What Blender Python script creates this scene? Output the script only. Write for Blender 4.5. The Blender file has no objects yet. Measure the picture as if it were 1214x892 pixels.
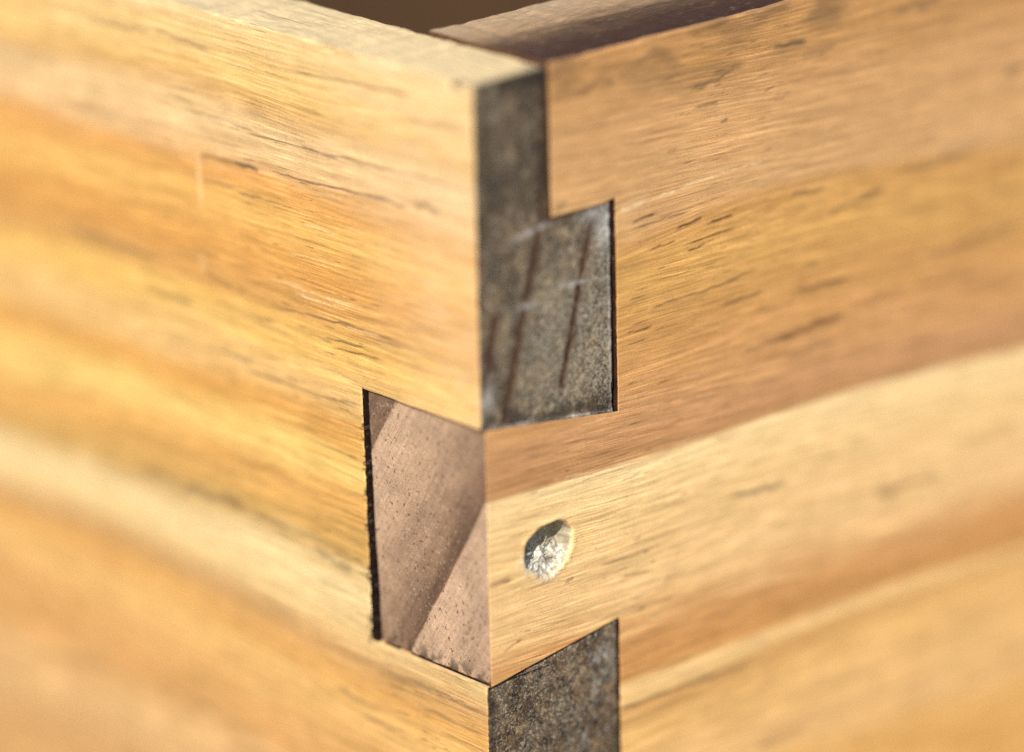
import bpy, bmesh, math, random
import numpy as np
from mathutils import Vector, Matrix

MM = 0.001
H = 146.0                      # height of the box in mm; all coordinates below are mm, z = 0 is the top of the box
scene = bpy.context.scene
col = scene.collection

# ------------------------------------------------------------------ camera, sky, sun, exposure
def world_pt(x, y, z):
    return Vector((x*MM, y*MM, (z+H)*MM))
cam_data = bpy.data.cameras.new('camera'); cam = bpy.data.objects.new('camera', cam_data); col.objects.link(cam)
RIGHT = Vector((0.66939688, 0.74258994, -0.02163342)); UP = Vector((-0.23120974, 0.23591774, 0.94386698)); FWD = Vector((-0.70600983, 0.62681975, -0.32961663))
M = Matrix((RIGHT, UP, -FWD)).transposed().to_4x4()
M.translation = world_pt(339.580733, -297.125391, 126.643686)
cam.matrix_world = M
cam_data.sensor_width = 36.0; cam_data.lens = 163.48
cam_data.clip_start = 0.02; cam_data.clip_end = 200.0
cam_data.dof.use_dof = True; cam_data.dof.focus_distance = 0.4932; cam_data.dof.aperture_fstop = 5.4
scene.camera = cam

SUN = Vector((0.45, -0.66, 0.60)).normalized()
world = bpy.data.worlds.new('World'); scene.world = world; world.use_nodes = True
wn = world.node_tree.nodes; wl = world.node_tree.links
bg = wn['Background']; sky = wn.new('ShaderNodeTexSky'); sky.sky_type = 'NISHITA'; sky.sun_disc = False
sky.sun_elevation = math.asin(SUN.z); sky.sun_rotation = math.atan2(SUN.x, SUN.y)
wl.new(sky.outputs[0], bg.inputs[0]); bg.inputs[1].default_value = 0.10
sd = bpy.data.lights.new('sun', 'SUN'); sd.energy = 4.0; sd.angle = math.radians(0.5); sd.color = (1.0, 0.94, 0.84)
sun = bpy.data.objects.new('sun', sd); col.objects.link(sun); sun.location = (0.5, -1, 2)
sun.rotation_euler = (-SUN).to_track_quat('-Z', 'Y').to_euler()
scene.cycles.use_denoising = False
scene.view_settings.view_transform = 'Standard'; scene.view_settings.look = 'None'
scene.view_settings.exposure = 0.6; scene.view_settings.gamma = 1.0; scene.view_settings.use_curve_mapping = False

# ------------------------------------------------------------------ measured grain of the two boards (mm on each face)
LEFT_GUIDES = [[[[-80.35,0.5],[-51.06,-0.13],[-0.09,-0.17]],[246,208,145]],[[[-81.18,-8.0],[-65.3,-7.51],[-42.73,-6.86],[-21.6,-7.55],[-0.3,-5.96]],[244,200,125]],[[[-81.35,-9.71],[-65.4,-8.69],[-50.14,-7.72],[-35.59,-7.72],[-18.94,-8.84],[-0.42,-9.09]],[226,180,112]],[[[-81.54,-11.73],[-65.62,-11.16],[-47.44,-11.28],[-28.75,-11.57],[-0.51,-11.52]],[243,204,148]],[[[-81.97,-16.09],[-66.01,-15.73],[-50.73,-15.57],[-36.06,-15.13],[-17.88,-14.86],[-0.61,-14.23]],[240,196,138]],[[[-82.2,-18.44],[-66.2,-17.92],[-50.89,-17.72],[-36.2,-17.33],[-18.01,-17.37],[-0.74,-17.68]],[230,168,94]],[[[-82.62,-22.74],[-66.5,-21.43],[-51.11,-20.66],[-33.57,-21.21],[-16.83,-21.28],[-0.87,-21.34]],[245,192,108]],[[[-83.08,-27.39],[-66.93,-26.47],[-59.2,-26.98],[-44.04,-25.9],[-22.57,-25.84],[-1.02,-25.47]],[228,166,88]],[[[-83.48,-31.54],[-73.68,-30.93],[-59.49,-30.59],[-51.87,-30.85],[-37.04,-30.58],[-18.66,-30.57],[-0.55,-30.39]],[222,168,96]],[[[-83.79,-34.68],[-67.5,-33.08],[-51.99,-32.55],[-37.19,-33.03],[-18.8,-33.43]],[246,196,108]],[[[-84.25,-39.4],[-72.2,-39.5],[-64.47,-40.12],[-56.65,-39.58],[-45.4,-39.07],[-19.07,-38.7]],[240,196,128]],[[[-84.69,-43.84],[-71.56,-43.12],[-60.45,-42.59],[-49.48,-43.62],[-37.79,-42.41],[-19.26,-42.57]],[230,170,88]],[[[-85.14,-48.42],[-75.23,-48.1],[-68.7,-47.02],[-57.2,-46.63],[-45.97,-47.32],[-38.06,-46.7],[-19.5,-47.43]],[252,212,126]],[[[-85.66,-53.78],[-75.66,-52.86],[-65.89,-51.44],[-56.42,-50.57],[-38.26,-49.91],[-19.65,-50.36]],[233,176,98]],[[[-86.03,-57.56],[-76.02,-56.8],[-65.49,-56.16],[-56.85,-56.27],[-44.6,-55.86],[-38.64,-55.76],[-29.88,-55.77],[-19.93,-56.07]],[212,168,96]],[[[-86.31,-60.38],[-76.34,-60.33],[-66.55,-59.33],[-54.01,-59.59],[-38.88,-59.52],[-20.17,-60.73],[-0.34,-61.29]],[250,220,162]],[[[-86.67,-64.09],[-78.27,-63.46],[-70.08,-63.07],[-57.4,-63.37],[-39.17,-64.12],[-19.4,-65.13],[-0.51,-66.14]],[244,208,144]],[[[-86.86,-66.06],[-75.99,-65.49],[-63.69,-65.19],[-57.11,-65.66],[-47.0,-66.53],[-40.07,-66.6],[-29.41,-67.96],[-14.5,-68.21],[-0.46,-68.44]],[212,166,108]],[[[-87.1,-68.47],[-70.52,-68.21],[-57.32,-68.51],[-47.05,-69.51],[-39.54,-70.0],[-24.99,-71.55],[-0.04,-71.8]],[228,172,98]],[[[-87.48,-72.33],[-77.37,-71.69],[-61.21,-71.9],[-47.26,-72.55],[-39.74,-73.11],[-25.15,-74.61]],[240,190,116]],[[[-87.86,-76.21],[-77.82,-76.61],[-66.46,-77.61],[-55.5,-79.65],[-40.19,-80.22],[-25.47,-80.76]],[226,172,106]],[[[-88.35,-81.24],[-81.6,-81.46],[-66.69,-80.32],[-47.91,-82.06]],[220,166,102]],[[[-89.12,-89.12],[-78.87,-88.24],[-70.62,-88.45],[-48.25,-86.86]],[230,186,126]],[[[-89.73,-95.38],[-79.43,-94.41],[-69.5,-94.59]],[212,164,106]],[[[-90.75,-105.74],[-70.34,-104.67]],[225,178,112]]]
RIGHT_GUIDES = [[[[9.7,0.36],[45.67,0.31],[82.29,0.12]],[190,142,88]],[[[10.22,-2.24],[34.3,-3.57],[53.42,-4.45],[82.41,-5.24]],[196,147,90]],[[[10.09,-7.14],[28.06,-8.18],[53.44,-9.65],[82.53,-10.63]],[208,160,106]],[[[9.93,-13.43],[27.98,-14.17],[46.92,-15.41],[82.68,-17.55]],[212,165,110]],[[[22.99,-19.28],[36.67,-18.87],[53.46,-19.68],[82.8,-23.03]],[212,166,112]],[[[20.5,-22.24],[34.13,-20.66],[46.92,-20.45],[60.13,-21.31],[82.82,-24.23]],[208,157,92]],[[[20.45,-25.02],[40.44,-25.88],[53.48,-25.95],[82.94,-29.56]],[216,166,94]],[[[20.32,-31.55],[40.41,-31.62],[53.49,-31.79],[83.05,-34.62]],[206,154,90]],[[[20.24,-36.24],[40.38,-36.43],[53.51,-36.68],[83.16,-39.71]],[212,158,98]],[[[3.31,-39.89],[20.15,-40.97],[36.48,-42.25],[53.52,-42.6],[68.54,-43.8],[83.28,-45.15]],[204,153,103]],[[[0.81,-44.74],[9.11,-45.09],[20.06,-45.43],[27.54,-45.47],[36.45,-45.65],[53.53,-45.77],[68.58,-46.73],[83.34,-48.03]],[192,142,92]],[[[0.79,-45.3],[9.1,-45.66],[20.05,-46.01],[36.44,-46.23],[53.53,-46.37],[68.58,-47.34],[83.35,-48.65]],[251,218,158]],[[[0.64,-49.97],[19.95,-51.46],[36.4,-51.02],[53.55,-51.56],[83.47,-54.15]],[243,204,140]],[[[0.44,-56.54],[19.86,-56.28],[40.26,-56.5],[53.56,-56.58],[83.59,-59.37]],[240,198,136]],[[[0.32,-60.32],[19.77,-61.13],[36.33,-60.39],[53.57,-61.64],[83.67,-63.05]],[240,198,136]],[[[19.05,-66.02],[36.28,-66.36],[53.59,-67.75],[64.62,-67.76],[83.77,-67.8]],[208,152,92]],[[[18.97,-70.33],[36.24,-70.47],[53.6,-70.41],[64.65,-70.87],[83.87,-72.48]],[204,148,84]],[[[19.19,-71.59],[27.17,-71.7],[40.18,-71.72],[53.6,-71.75],[64.66,-71.91],[83.89,-73.12]],[246,204,138]],[[[19.16,-73.56],[27.15,-73.49],[36.22,-73.28],[48.18,-72.53],[64.67,-72.64],[83.89,-73.54]],[240,198,130]],[[[19.15,-73.96],[27.14,-73.89],[36.22,-73.69],[48.18,-72.94],[64.67,-72.95],[83.9,-73.97]],[208,158,94]],[[[19.45,-77.84],[33.56,-77.75],[53.61,-75.45],[64.69,-74.83],[83.93,-75.04]],[232,184,114]],[[[19.34,-83.82],[36.13,-84.04],[53.64,-85.32],[84.19,-87.1]],[232,186,122]],[[[19.23,-89.85],[84.31,-92.55]],[226,172,98]]]
LEFT_STREAKS = [[-52.07,-3.62,-43.27,-4.15,0.48,0.35,1.0],[-65.07,-4.76,-52.85,-4.05,0.87,0.25,1.0],[-28.02,-3.76,-18.65,-3.23,0.24,0.5,0.0],[-19.33,-3.28,-10.07,-2.83,0.36,0.5,0.0],[-10.72,-5.38,-0.78,-4.9,0.54,0.28,0.0],[-47.46,-11.57,-35.85,-11.8,0.24,0.5,1.0],[-36.44,-12.2,-23.21,-11.92,0.21,0.75,1.0],[-23.48,-11.88,-13.4,-11.53,0.3,0.6,0.0],[-14.34,-11.55,-4.38,-11.09,0.46,0.35,0.0],[-39.57,-15.95,-35.26,-16.19,0.67,0.85,1.0],[-45.17,-16.63,-39.58,-16.05,0.58,0.3,0.0],[-32.95,-15.71,-25.07,-15.55,0.23,0.75,1.0],[-25.9,-15.54,-17.89,-15.14,0.3,0.75,0.0],[-18.16,-15.1,-10.88,-15.01,0.42,0.5,1.0],[-9.51,-14.17,-5.56,-14.41,1.1,0.35,1.0],[-38.93,-19.42,-34.59,-19.16,0.23,0.6,1.0],[-34.6,-19.26,-31.31,-19.12,0.19,0.4,1.0],[-45.05,-19.19,-39.47,-18.87,0.39,0.35,1.0],[-32.22,-22.34,-23.76,-22.07,0.29,0.3,0.0],[-38.7,-22.52,-31.5,-22.27,0.29,0.25,1.0],[-33.89,-31.01,-28.16,-30.72,0.23,0.7,1.0],[-28.44,-30.69,-19.75,-30.16,0.29,0.6,1.0],[-40.38,-32.71,-33.43,-32.91,0.49,0.4,1.0],[-25.02,-32.55,-18.47,-32.21,0.23,0.75,1.0],[-23.67,-33.37,-16.03,-32.85,0.21,0.6,0.0],[-22.12,-30.44,-13.18,-30.1,0.25,0.5,0.0],[-18.68,-30.85,-12.12,-30.78,0.23,0.5,1.0],[-31.42,-32.92,-23.63,-32.79,0.21,0.4,1.0],[-71.19,-29.99,-53.33,-30.2,1.01,0.35,1.0],[-56.67,-33.92,-47.87,-33.86,0.8,0.3,1.0],[-45.79,-29.68,-40.54,-30.61,0.49,0.4,0.0],[-43.79,-32.92,-39.8,-32.77,0.39,0.4,1.0],[-46.83,-27.58,-42.97,-27.4,0.39,0.3,1.0],[-43.12,-38.42,-37.83,-38.51,0.4,0.4,1.0],[-38.64,-39.69,-30.09,-39.43,0.32,0.5,1.0],[-30.38,-39.6,-19.93,-39.2,0.19,0.5,1.0],[-25.54,-39.36,-19.91,-38.92,0.16,0.45,1.0],[-29.81,-42.17,-20.06,-41.82,0.23,0.3,0.0],[-29.26,-44.94,-19.95,-45.24,0.22,0.5,1.0],[-24.29,-45.11,-20.22,-45.12,0.2,0.4,1.0],[-41.27,-50.69,-32.42,-49.86,0.5,0.25,0.0],[-35.42,-51.33,-20.22,-50.52,0.22,0.35,0.0],[-28.21,-51.68,-20.56,-51.77,0.2,0.3,1.0],[-59.21,-56.47,-51.47,-56.47,1.35,0.35,1.0],[-51.78,-56.56,-39.82,-55.78,1.54,0.42,1.0],[-38.68,-56.47,-31.94,-56.43,0.4,0.55,1.0],[-32.09,-56.47,-21.37,-56.67,0.3,0.3,1.0],[-28.25,-57.59,-21.75,-58.53,1.2,0.35,1.0],[-24.94,-57.16,-19.7,-56.98,0.3,0.4,1.0],[-7.93,-65.95,-0.9,-65.87,0.24,0.3,0.0],[-13.54,-68.42,-0.6,-68.68,0.49,0.35,1.0],[-17.04,-68.68,-8.05,-69.01,0.3,0.3,1.0],[-25.07,-73.08,-17.99,-73.92,0.81,0.35,1.0],[-20.88,-75.11,-15.25,-75.36,0.61,0.4,1.0],[-10.89,-71.05,-0.83,-71.27,0.3,0.35,1.0],[-6.85,-72.95,-0.63,-73.15,0.4,0.3,1.0],[-45.73,-16.17,-45.43,-22.44,0.82,-0.42,0.0],[-45.95,-27.77,-45.65,-29.84,0.75,-0.3,0.0],[-34.28,-28.03,-28.27,-27.61,0.29,-0.3,0.0],[-31.13,-28.08,-19.9,-27.76,0.23,-0.4,0.0],[-29.75,-28.71,-21.33,-28.65,0.23,-0.6,0.0],[-30.2,-24.26,-21.08,-23.9,0.19,-0.5,0.0],[-27.86,-20.44,-22.29,-20.63,0.19,-0.45,0.0],[-21.43,-30.56,-15.9,-30.19,0.19,-0.5,0.0],[-25.48,-28.11,-15.11,-27.95,0.19,-0.5,0.0]]
RIGHT_STREAKS = [[21.77,-19.19,25.08,-18.82,0.31,0.75,0.0],[22.12,-19.92,29.89,-19.71,0.22,0.6,0.0],[28.13,-21.37,31.87,-20.9,0.39,0.8,0.0],[33.11,-21.65,36.52,-21.66,0.3,0.7,0.0],[29.72,-23.33,36.63,-23.11,0.24,0.75,0.0],[29.71,-24.17,32.21,-23.99,0.26,0.65,0.0],[24.16,-22.8,27.99,-22.65,0.21,0.8,0.0],[24.67,-29.21,31.77,-29.19,0.26,0.55,1.0],[31.27,-29.26,39.91,-28.62,0.29,0.6,1.0],[34.78,-31.53,40.93,-31.26,0.38,0.5,1.0],[20.7,-31.26,24.26,-31.28,0.24,0.75,0.0],[19.81,-32.55,23.5,-32.51,0.19,0.55,0.0],[24.63,-31.84,27.98,-31.8,0.15,0.4,0.0],[19.78,-28.13,24.32,-27.99,0.17,0.35,1.0],[37.8,-37.64,45.32,-37.44,0.78,0.3,1.0],[42.97,-37.26,53.78,-36.94,0.88,0.5,0.0],[54.57,-36.15,63.23,-36.73,0.89,0.3,0.0],[46.24,-32.52,54.3,-32.85,0.68,0.45,1.0],[51.23,-24.87,59.88,-23.98,0.68,0.4,1.0],[45.36,-21.35,50.7,-21.86,0.57,0.4,1.0],[61.25,-27.31,68.61,-27.38,0.89,0.22,1.0],[66.76,-33.09,83.01,-33.1,1.4,0.3,1.0],[72.92,-28.43,82.92,-28.75,1.2,0.25,1.0],[61.21,-22.42,74.08,-22.66,0.88,0.4,1.0],[44.52,-39.98,52.45,-39.77,0.78,0.3,1.0],[72.65,-38.76,83.16,-39.71,1.22,0.2,1.0],[65.69,-36.41,75.44,-37.4,1.0,0.2,1.0],[47.56,-30.02,49.26,-30.02,0.58,0.35,1.0],[30.3,-6.53,37.03,-5.77,0.64,0.45,1.0],[33.66,-5.46,38.04,-5.24,0.74,0.3,1.0],[31.02,-8.61,34.5,-8.69,0.28,0.5,1.0],[41.17,-8.94,42.83,-8.72,0.33,0.5,1.0],[25.43,-4.53,28.12,-4.34,0.82,0.2,1.0],[42.72,-4.22,47.71,-4.46,0.75,0.55,1.0],[46.94,-6.09,52.12,-6.08,0.94,0.25,1.0],[79.24,-14.68,82.61,-14.58,1.38,0.4,1.0],[61.33,-3.81,69.4,-3.83,1.34,0.3,1.0],[14.91,-2.75,19.41,-3.4,0.81,0.4,1.0],[13.71,-3.58,16.67,-3.56,0.81,0.35,0.0],[12.36,-0.8,16.13,-0.84,0.8,0.3,1.0],[10.25,-0.91,12.36,-0.98,0.89,0.4,1.0],[10.82,-15.26,12.49,-15.09,0.72,0.4,1.0],[15.41,-6.64,20.18,-6.91,0.36,0.2,0.0],[14.74,-10.21,23.14,-10.36,0.27,0.2,0.0],[34.85,-11.08,35.73,-10.99,0.37,0.5,1.0],[19.86,-17.65,23.76,-17.23,0.46,-0.65,0.0],[24.49,-17.2,28.19,-17.09,0.28,-0.7,0.0],[28.68,-17.01,34.17,-16.72,0.42,-0.4,0.0],[34.17,-16.53,41.26,-16.57,0.33,-0.4,0.0],[19.99,-16.94,24.26,-16.6,0.18,-0.4,0.0],[16.39,-56.37,23.6,-56.55,0.25,0.5,1.0],[19.57,-58.53,24.32,-59.09,0.39,0.4,0.0],[25.81,-60.59,28.85,-60.86,0.39,0.35,0.0],[22.72,-56.59,23.35,-56.48,0.49,0.6,1.0],[23.83,-58.07,24.33,-57.92,0.39,0.6,1.0],[0.51,-54.28,3.59,-54.3,0.57,0.4,0.0],[11.23,-56.85,12.46,-56.71,0.48,0.4,1.0],[19.61,-56.31,26.38,-56.44,0.19,0.35,1.0],[21.38,-54.76,22.38,-54.65,0.39,0.3,1.0],[2.41,-62.18,5.07,-61.43,0.29,0.4,1.0],[4.1,-61.62,4.58,-61.48,0.29,0.6,1.0],[7.5,-60.69,11.37,-61.14,0.19,0.4,1.0],[21.99,-62.94,22.74,-62.86,0.39,0.4,1.0],[5.22,-56.0,14.9,-56.83,0.21,0.25,0.0],[3.02,-49.68,10.2,-49.57,0.19,0.25,0.0],[19.4,-47.66,22.51,-47.33,0.29,0.3,1.0],[19.15,-73.86,29.07,-73.97,0.4,0.95,1.0],[27.14,-73.99,38.84,-74.16,0.5,0.6,1.0],[36.12,-53.7,44.48,-54.56,0.79,0.45,1.0],[58.75,-59.8,69.02,-60.09,1.23,0.45,0.0],[39.83,-84.68,46.54,-84.39,0.82,0.35,0.0],[19.88,-55.31,33.79,-55.43,0.25,0.25,1.0],[27.44,-52.53,40.29,-52.64,0.39,0.2,1.0],[1.54,-39.9,15.24,-41.6,0.28,0.22,0.0],[5.59,-42.84,20.09,-44.01,0.28,0.25,0.0],[20.2,-38.13,35.22,-39.03,0.29,0.22,0.0],[19.5,-42.71,27.57,-43.36,0.25,0.3,0.0],[20.37,-62.47,27.3,-62.79,0.29,0.25,0.0],[19.68,-66.01,27.25,-66.05,0.29,0.22,0.0],[11.98,-35.86,19.63,-35.9,0.19,-0.2,0.0],[9.72,-44.88,15.15,-45.38,0.23,-0.4,0.0],[14.06,-39.87,17.71,-39.87,0.19,-0.4,0.0]]
LATE_LINES = [[[10.02,-1.04],[9.46,-8.81],[8.92,-16.11],[7.61,-21.1],[5.8,-27.09],[3.95,-34.01],[3.17,-36.6]],[[16.12,-17.73],[15.09,-20.99],[13.91,-25.34],[12.85,-29.73],[11.42,-34.5]],[[2.34,-25.33],[0.58,-33.16]]]
TAIL_LINES = [[[-13.78,-36.57],[-17.02,-41.36],[-19.58,-45.47]],[[0.38,-43.72],[-1.02,-46.06],[-4.56,-51.95],[-8.88,-58.63],[-13.29,-65.45]]]


# ------------------------------------------------------------------ numpy helpers
rng = np.random.default_rng(7); random.seed(7)
def hash2(i, j, seed):
    h = (i.astype(np.int64)*374761393 + j.astype(np.int64)*668265263 + seed*982451653) & 0x7fffffff
    h = ((h ^ (h >> 13))*1274126177) & 0x7fffffff
    return ((h ^ (h >> 16)) & 0xffff)/65535.0
def vnoise(x, y, seed=0):
    i = np.floor(x); j = np.floor(y); fx = x-i; fy = y-j
    fx = fx*fx*(3-2*fx); fy = fy*fy*(3-2*fy)
    a = hash2(i, j, seed); b = hash2(i+1, j, seed); c = hash2(i, j+1, seed); d = hash2(i+1, j+1, seed)
    return (a*(1-fx)+b*fx)*(1-fy)+(c*(1-fx)+d*fx)*fy
def fbm(x, y, seed=0, n=4):
    s = 0; a = .5; t = 0
    for k in range(n):
        s = s + a*vnoise(x*2**k, y*2**k, seed+k*17); t += a; a *= .5
    return s/t
def sstep(a, b, x):
    t = np.clip((x-a)/(b-a), 0, 1); return t*t*(3-2*t)
def steps(*seg):
    """grid lines: (start, stop, step) stretches, joined and made unique"""
    out = []
    for a, b, d in seg:
        n = max(1, int(round(abs(b-a)/d))); out += list(np.linspace(a, b, n+1))
    out = np.unique(np.round(np.array(out), 4))
    keep = [out[0]]
    for v in out[1:]:
        if v-keep[-1] > 0.012: keep.append(v)
    return np.array(keep)
def hat(x, r):
    return 1-sstep(0, r, np.abs(x))
def srgb(c):
    return [(v/255/12.92 if v/255 <= .04045 else ((v/255+.055)/1.055)**2.4) for v in c]

# ------------------------------------------------------------------ materials
def new_mat(name):
    m = bpy.data.materials.new(name); m.use_nodes = True
    return m, m.node_tree.nodes, m.node_tree.links, m.node_tree.nodes['Principled BSDF']
class NB:
    """short-hand for wiring shader nodes"""
    def __init__(s, nodes, links): s.n = nodes; s.l = links
    def put(s, sock, v):
        if hasattr(v, 'is_output') or isinstance(v, bpy.types.NodeSocket): s.l.new(v, sock)
        else: sock.default_value = v
    def math(s, op, a, b=0.0, clamp=False):
        k = s.n.new('ShaderNodeMath'); k.operation = op; k.use_clamp = clamp
        s.put(k.inputs[0], a); s.put(k.inputs[1], b); return k.outputs[0]
    def attr(s, name, out='Fac'):
        k = s.n.new('ShaderNodeAttribute'); k.attribute_name = name; return k.outputs[out]
    def scale(s, vec, xyz, off=(0, 0, 0)):
        k = s.n.new('ShaderNodeVectorMath'); k.operation = 'MULTIPLY_ADD'; s.put(k.inputs[0], vec)
        k.inputs[1].default_value = xyz; k.inputs[2].default_value = off; return k.outputs[0]
    def noise(s, vec, scale=1.0, detail=3.0, rough=.55):
        k = s.n.new('ShaderNodeTexNoise'); s.put(k.inputs['Vector'], vec); k.inputs['Scale'].default_value = scale
        k.inputs['Detail'].default_value = detail; k.inputs['Roughness'].default_value = rough; return k.outputs['Fac']
    def remap(s, v, a, b, c, d):
        k = s.n.new('ShaderNodeMapRange'); s.put(k.inputs[0], v)
        for i, q in enumerate((a, b, c, d)): k.inputs[i+1].default_value = q
        return k.outputs[0]
    def mix(s, fac, a, b, mode='MIX'):
        k = s.n.new('ShaderNodeMix'); k.data_type = 'RGBA'; k.blend_type = mode; k.clamp_result = False
        s.put(k.inputs[0], fac); s.put(k.inputs[6], a); s.put(k.inputs[7], b); return k.outputs[2]
    def grey(s, v):
        k = s.n.new('ShaderNodeCombineColor')
        for i in range(3): s.put(k.inputs[i], v)
        return k.outputs[0]
    def ramp(s, v, stops, interp='LINEAR'):
        k = s.n.new('ShaderNodeValToRGB'); s.put(k.inputs[0], v); e = k.color_ramp.elements; k.color_ramp.interpolation = interp
        while len(e) < len(stops): e.new(.5)
        for i, (p, c) in enumerate(stops): e[i].position = p
        for i, (p, c) in enumerate(stops): e[i].color = (*c[:3], 1)
        return k.outputs[0]
    def bump(s, h, strength, dist, prev=None):
        k = s.n.new('ShaderNodeBump'); s.put(k.inputs['Height'], h); k.inputs['Strength'].default_value = strength
        k.inputs['Distance'].default_value = dist
        if prev is not None: s.l.new(prev, k.inputs['Normal'])
        return k.outputs[0]

def wood_face(name, guides, gain, rough=.5):
    """long-grain pine: colour from the growth-ring coordinate, fibres, streaks and stains"""
    m, n, l, p = new_mat(name); b = NB(n, l)
    g = b.attr('grain', 'Vector')
    ring = b.attr('ring')
    K = len(guides)
    wob = b.noise(b.scale(g, (.07, .9, .9)), 1, 3)
    ring = b.math('ADD', ring, b.math('MULTIPLY', b.math('SUBTRACT', wob, .5), 1.1))
    wob2 = b.noise(b.scale(g, (.04, 3.2, 3.2), (5, 3, 9)), 1, 4, .65)
    ring = b.math('ADD', ring, b.math('MULTIPLY', b.math('SUBTRACT', wob2, .5), 2.2))
    stops = []
    for i, (pts, c) in enumerate(guides):
        a = [min(.9, v*q) for v, q in zip(srgb(c), gain)]
        stops.append((i/(K-1), a))
    c = b.ramp(b.math('DIVIDE', ring, float(K-1)), stops)
    fa = b.noise(b.scale(g, (.07, 2.4, 2.4)), 1, 5, .62)
    fb = b.noise(b.scale(g, (.2, 10.0, 10.0), (13, 5, 2)), 1, 3, .6)
    fc = b.noise(b.scale(g, (.35, .6, .6), (3, 8, 1)), 1, 3, .6)
    fd = b.noise(b.scale(g, (5.0, 8.5, 8.5), (31, 2, 7)), 1, 2, .6)
    tone = b.math('MULTIPLY', b.remap(fa, .3, .7, .80, 1.16), b.remap(fb, .3, .7, .80, 1.17))
    fm = b.noise(b.scale(g, (.045, .85, .85), (9, 9, 1)), 1, 4, .65)
    tone = b.math('MULTIPLY', tone, b.remap(fc, .3, .7, .92, 1.07))
    tone = b.math('MULTIPLY', tone, b.remap(fm, .3, .7, .86, 1.12))
    tone = b.math('MULTIPLY', tone, b.remap(fd, .3, .7, .82, 1.17))
    c = b.mix(1.0, c, b.grey(tone), 'MULTIPLY')
    pf = b.remap(b.noise(b.scale(g, (.11, 6.5, 6.5), (17, 3, 3)), 1, 4, .6), .50, .68, 0, .75)
    c = b.mix(pf, c, b.mix(1.0, c, (1.48, 1.55, 1.75, 1), 'MULTIPLY'))
    df = b.remap(b.noise(b.scale(g, (.13, 7.0, 7.0), (1, 13, 8)), 1, 4, .6), .52, .70, 0, .65)
    c = b.mix(df, c, b.mix(1.0, c, (.52, .42, .32, 1), 'MULTIPLY'))
    # warm latewood fibres
    warm = b.remap(b.noise(b.scale(g, (.1, 4.0, 4.0), (7, 1, 4)), 1, 3), .54, .72, 0, .35)
    c = b.mix(warm, c, b.mix(1.0, c, (.84, .74, .60, 1), 'MULTIPLY'))
    bl = b.math('MULTIPLY', b.attr('highlight_wear'), b.remap(b.noise(b.scale(g, (.22, 1.0, 1.0), (6, 6, 6)), 1, 4, .6), .3, .65, .25, 1.0))  # highlight painted into the colour near the corner, plus the worn pale top edge
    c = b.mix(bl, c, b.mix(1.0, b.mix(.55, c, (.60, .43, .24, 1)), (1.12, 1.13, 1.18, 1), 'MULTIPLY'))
    # pores and resin canals
    pore = b.remap(b.noise(b.scale(g, (2.0, 6.5, 6.5), (1, 9, 3)), 1, 1), .655, .73, 0, .42)
    c = b.mix(pore, c, (.16, .085, .045, 1))
    brk = b.remap(b.noise(b.scale(g, (.7, 11, 11), (5, 5, 5)), 1, 3), .30, .52, .7, 1.0)
    c = b.mix(b.math('MULTIPLY', b.attr('dark_brown'), brk), c, (.075, .026, .012, 1))
    c = b.mix(b.math('MULTIPLY', b.attr('dark_grey'), brk), c, (.075, .052, .034, 1))
    brl = b.remap(b.noise(b.scale(g, (1.4, 6, 6), (2, 4, 5)), 1, 3), .38, .6, .15, 1.0)
    c = b.mix(b.math('MULTIPLY', b.attr('pale'), brl), c, (.82, .62, .36, 1))
    hole = b.attr('hole')
    hn = b.noise(b.scale(g, (1.1, 1.6, 1.2)), 1, 4, .65)
    c = b.mix(hole, c, b.ramp(hn, [(.3, (.19, .155, .095)), (.5, (.31, .265, .18)), (.68, (.40, .355, .26))]))
    wh = b.math('MULTIPLY', b.attr('torn'), b.remap(b.noise(b.scale(g, (2.2, 2.6, 1.5), (3, 1, 1)), 1, 4, .65), .42, .54, 0, 1))
    c = b.mix(wh, c, b.ramp(b.noise(b.scale(g, (1.5, .9, 1.0), (8, 1, 4)), 1, 3, .55), [(.36, (.20, .17, .12)), (.46, (.46, .43, .36)), (.6, (.68, .665, .62))]))
    c = b.mix(b.attr('grime_shade'), c, (.06, .04, .025, 1))
    l.new(c, p.inputs['Base Color'])
    l.new(b.remap(fa, .3, .7, rough-.08, rough+.12), p.inputs['Roughness'])
    p.inputs['Specular IOR Level'].default_value = .35
    h = b.math('ADD', b.math('MULTIPLY', fb, .6), b.math('ADD', b.math('MULTIPLY', fa, .7), b.math('MULTIPLY', fd, .35)))
    l.new(b.bump(h, .4, .0001), p.inputs['Normal'])
    return m

def wood_cut(name, base, dark, mix_lo=.35, mix_hi=.65):
    """a sawn side or edge with weathering mottling"""
    m, n, l, p = new_mat(name); b = NB(n, l)
    g = b.attr('grain', 'Vector')
    a = b.noise(b.scale(g, (.12, 1.3, 1.3)), 1, 4, .62)
    f = b.noise(b.scale(g, (.7, 5, 5), (4, 4, 4)), 1, 3, .6)
    c = b.mix(b.remap(a, mix_lo, mix_hi, 0, 1), (*base, 1), (*dark, 1))
    c = b.mix(1.0, c, b.grey(b.remap(f, .3, .7, .8, 1.15)), 'MULTIPLY')
    crk = b.remap(b.noise(b.scale(g, (.035, 1.6, 1.6), (2, 2, 9)), 1, 2), .64, .68, 0, .55)
    c = b.mix(crk, c, (.13, .10, .07, 1))
    c = b.mix(b.attr('dark_grey'), c, (.10, .075, .05, 1))
    l.new(c, p.inputs['Base Color']); p.inputs['Roughness'].default_value = .7; p.inputs['Specular IOR Level'].default_value = .25
    l.new(b.bump(b.math('ADD', a, b.math('MULTIPLY', f, .6)), .6, .00015), p.inputs['Normal'])
    return m

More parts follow.
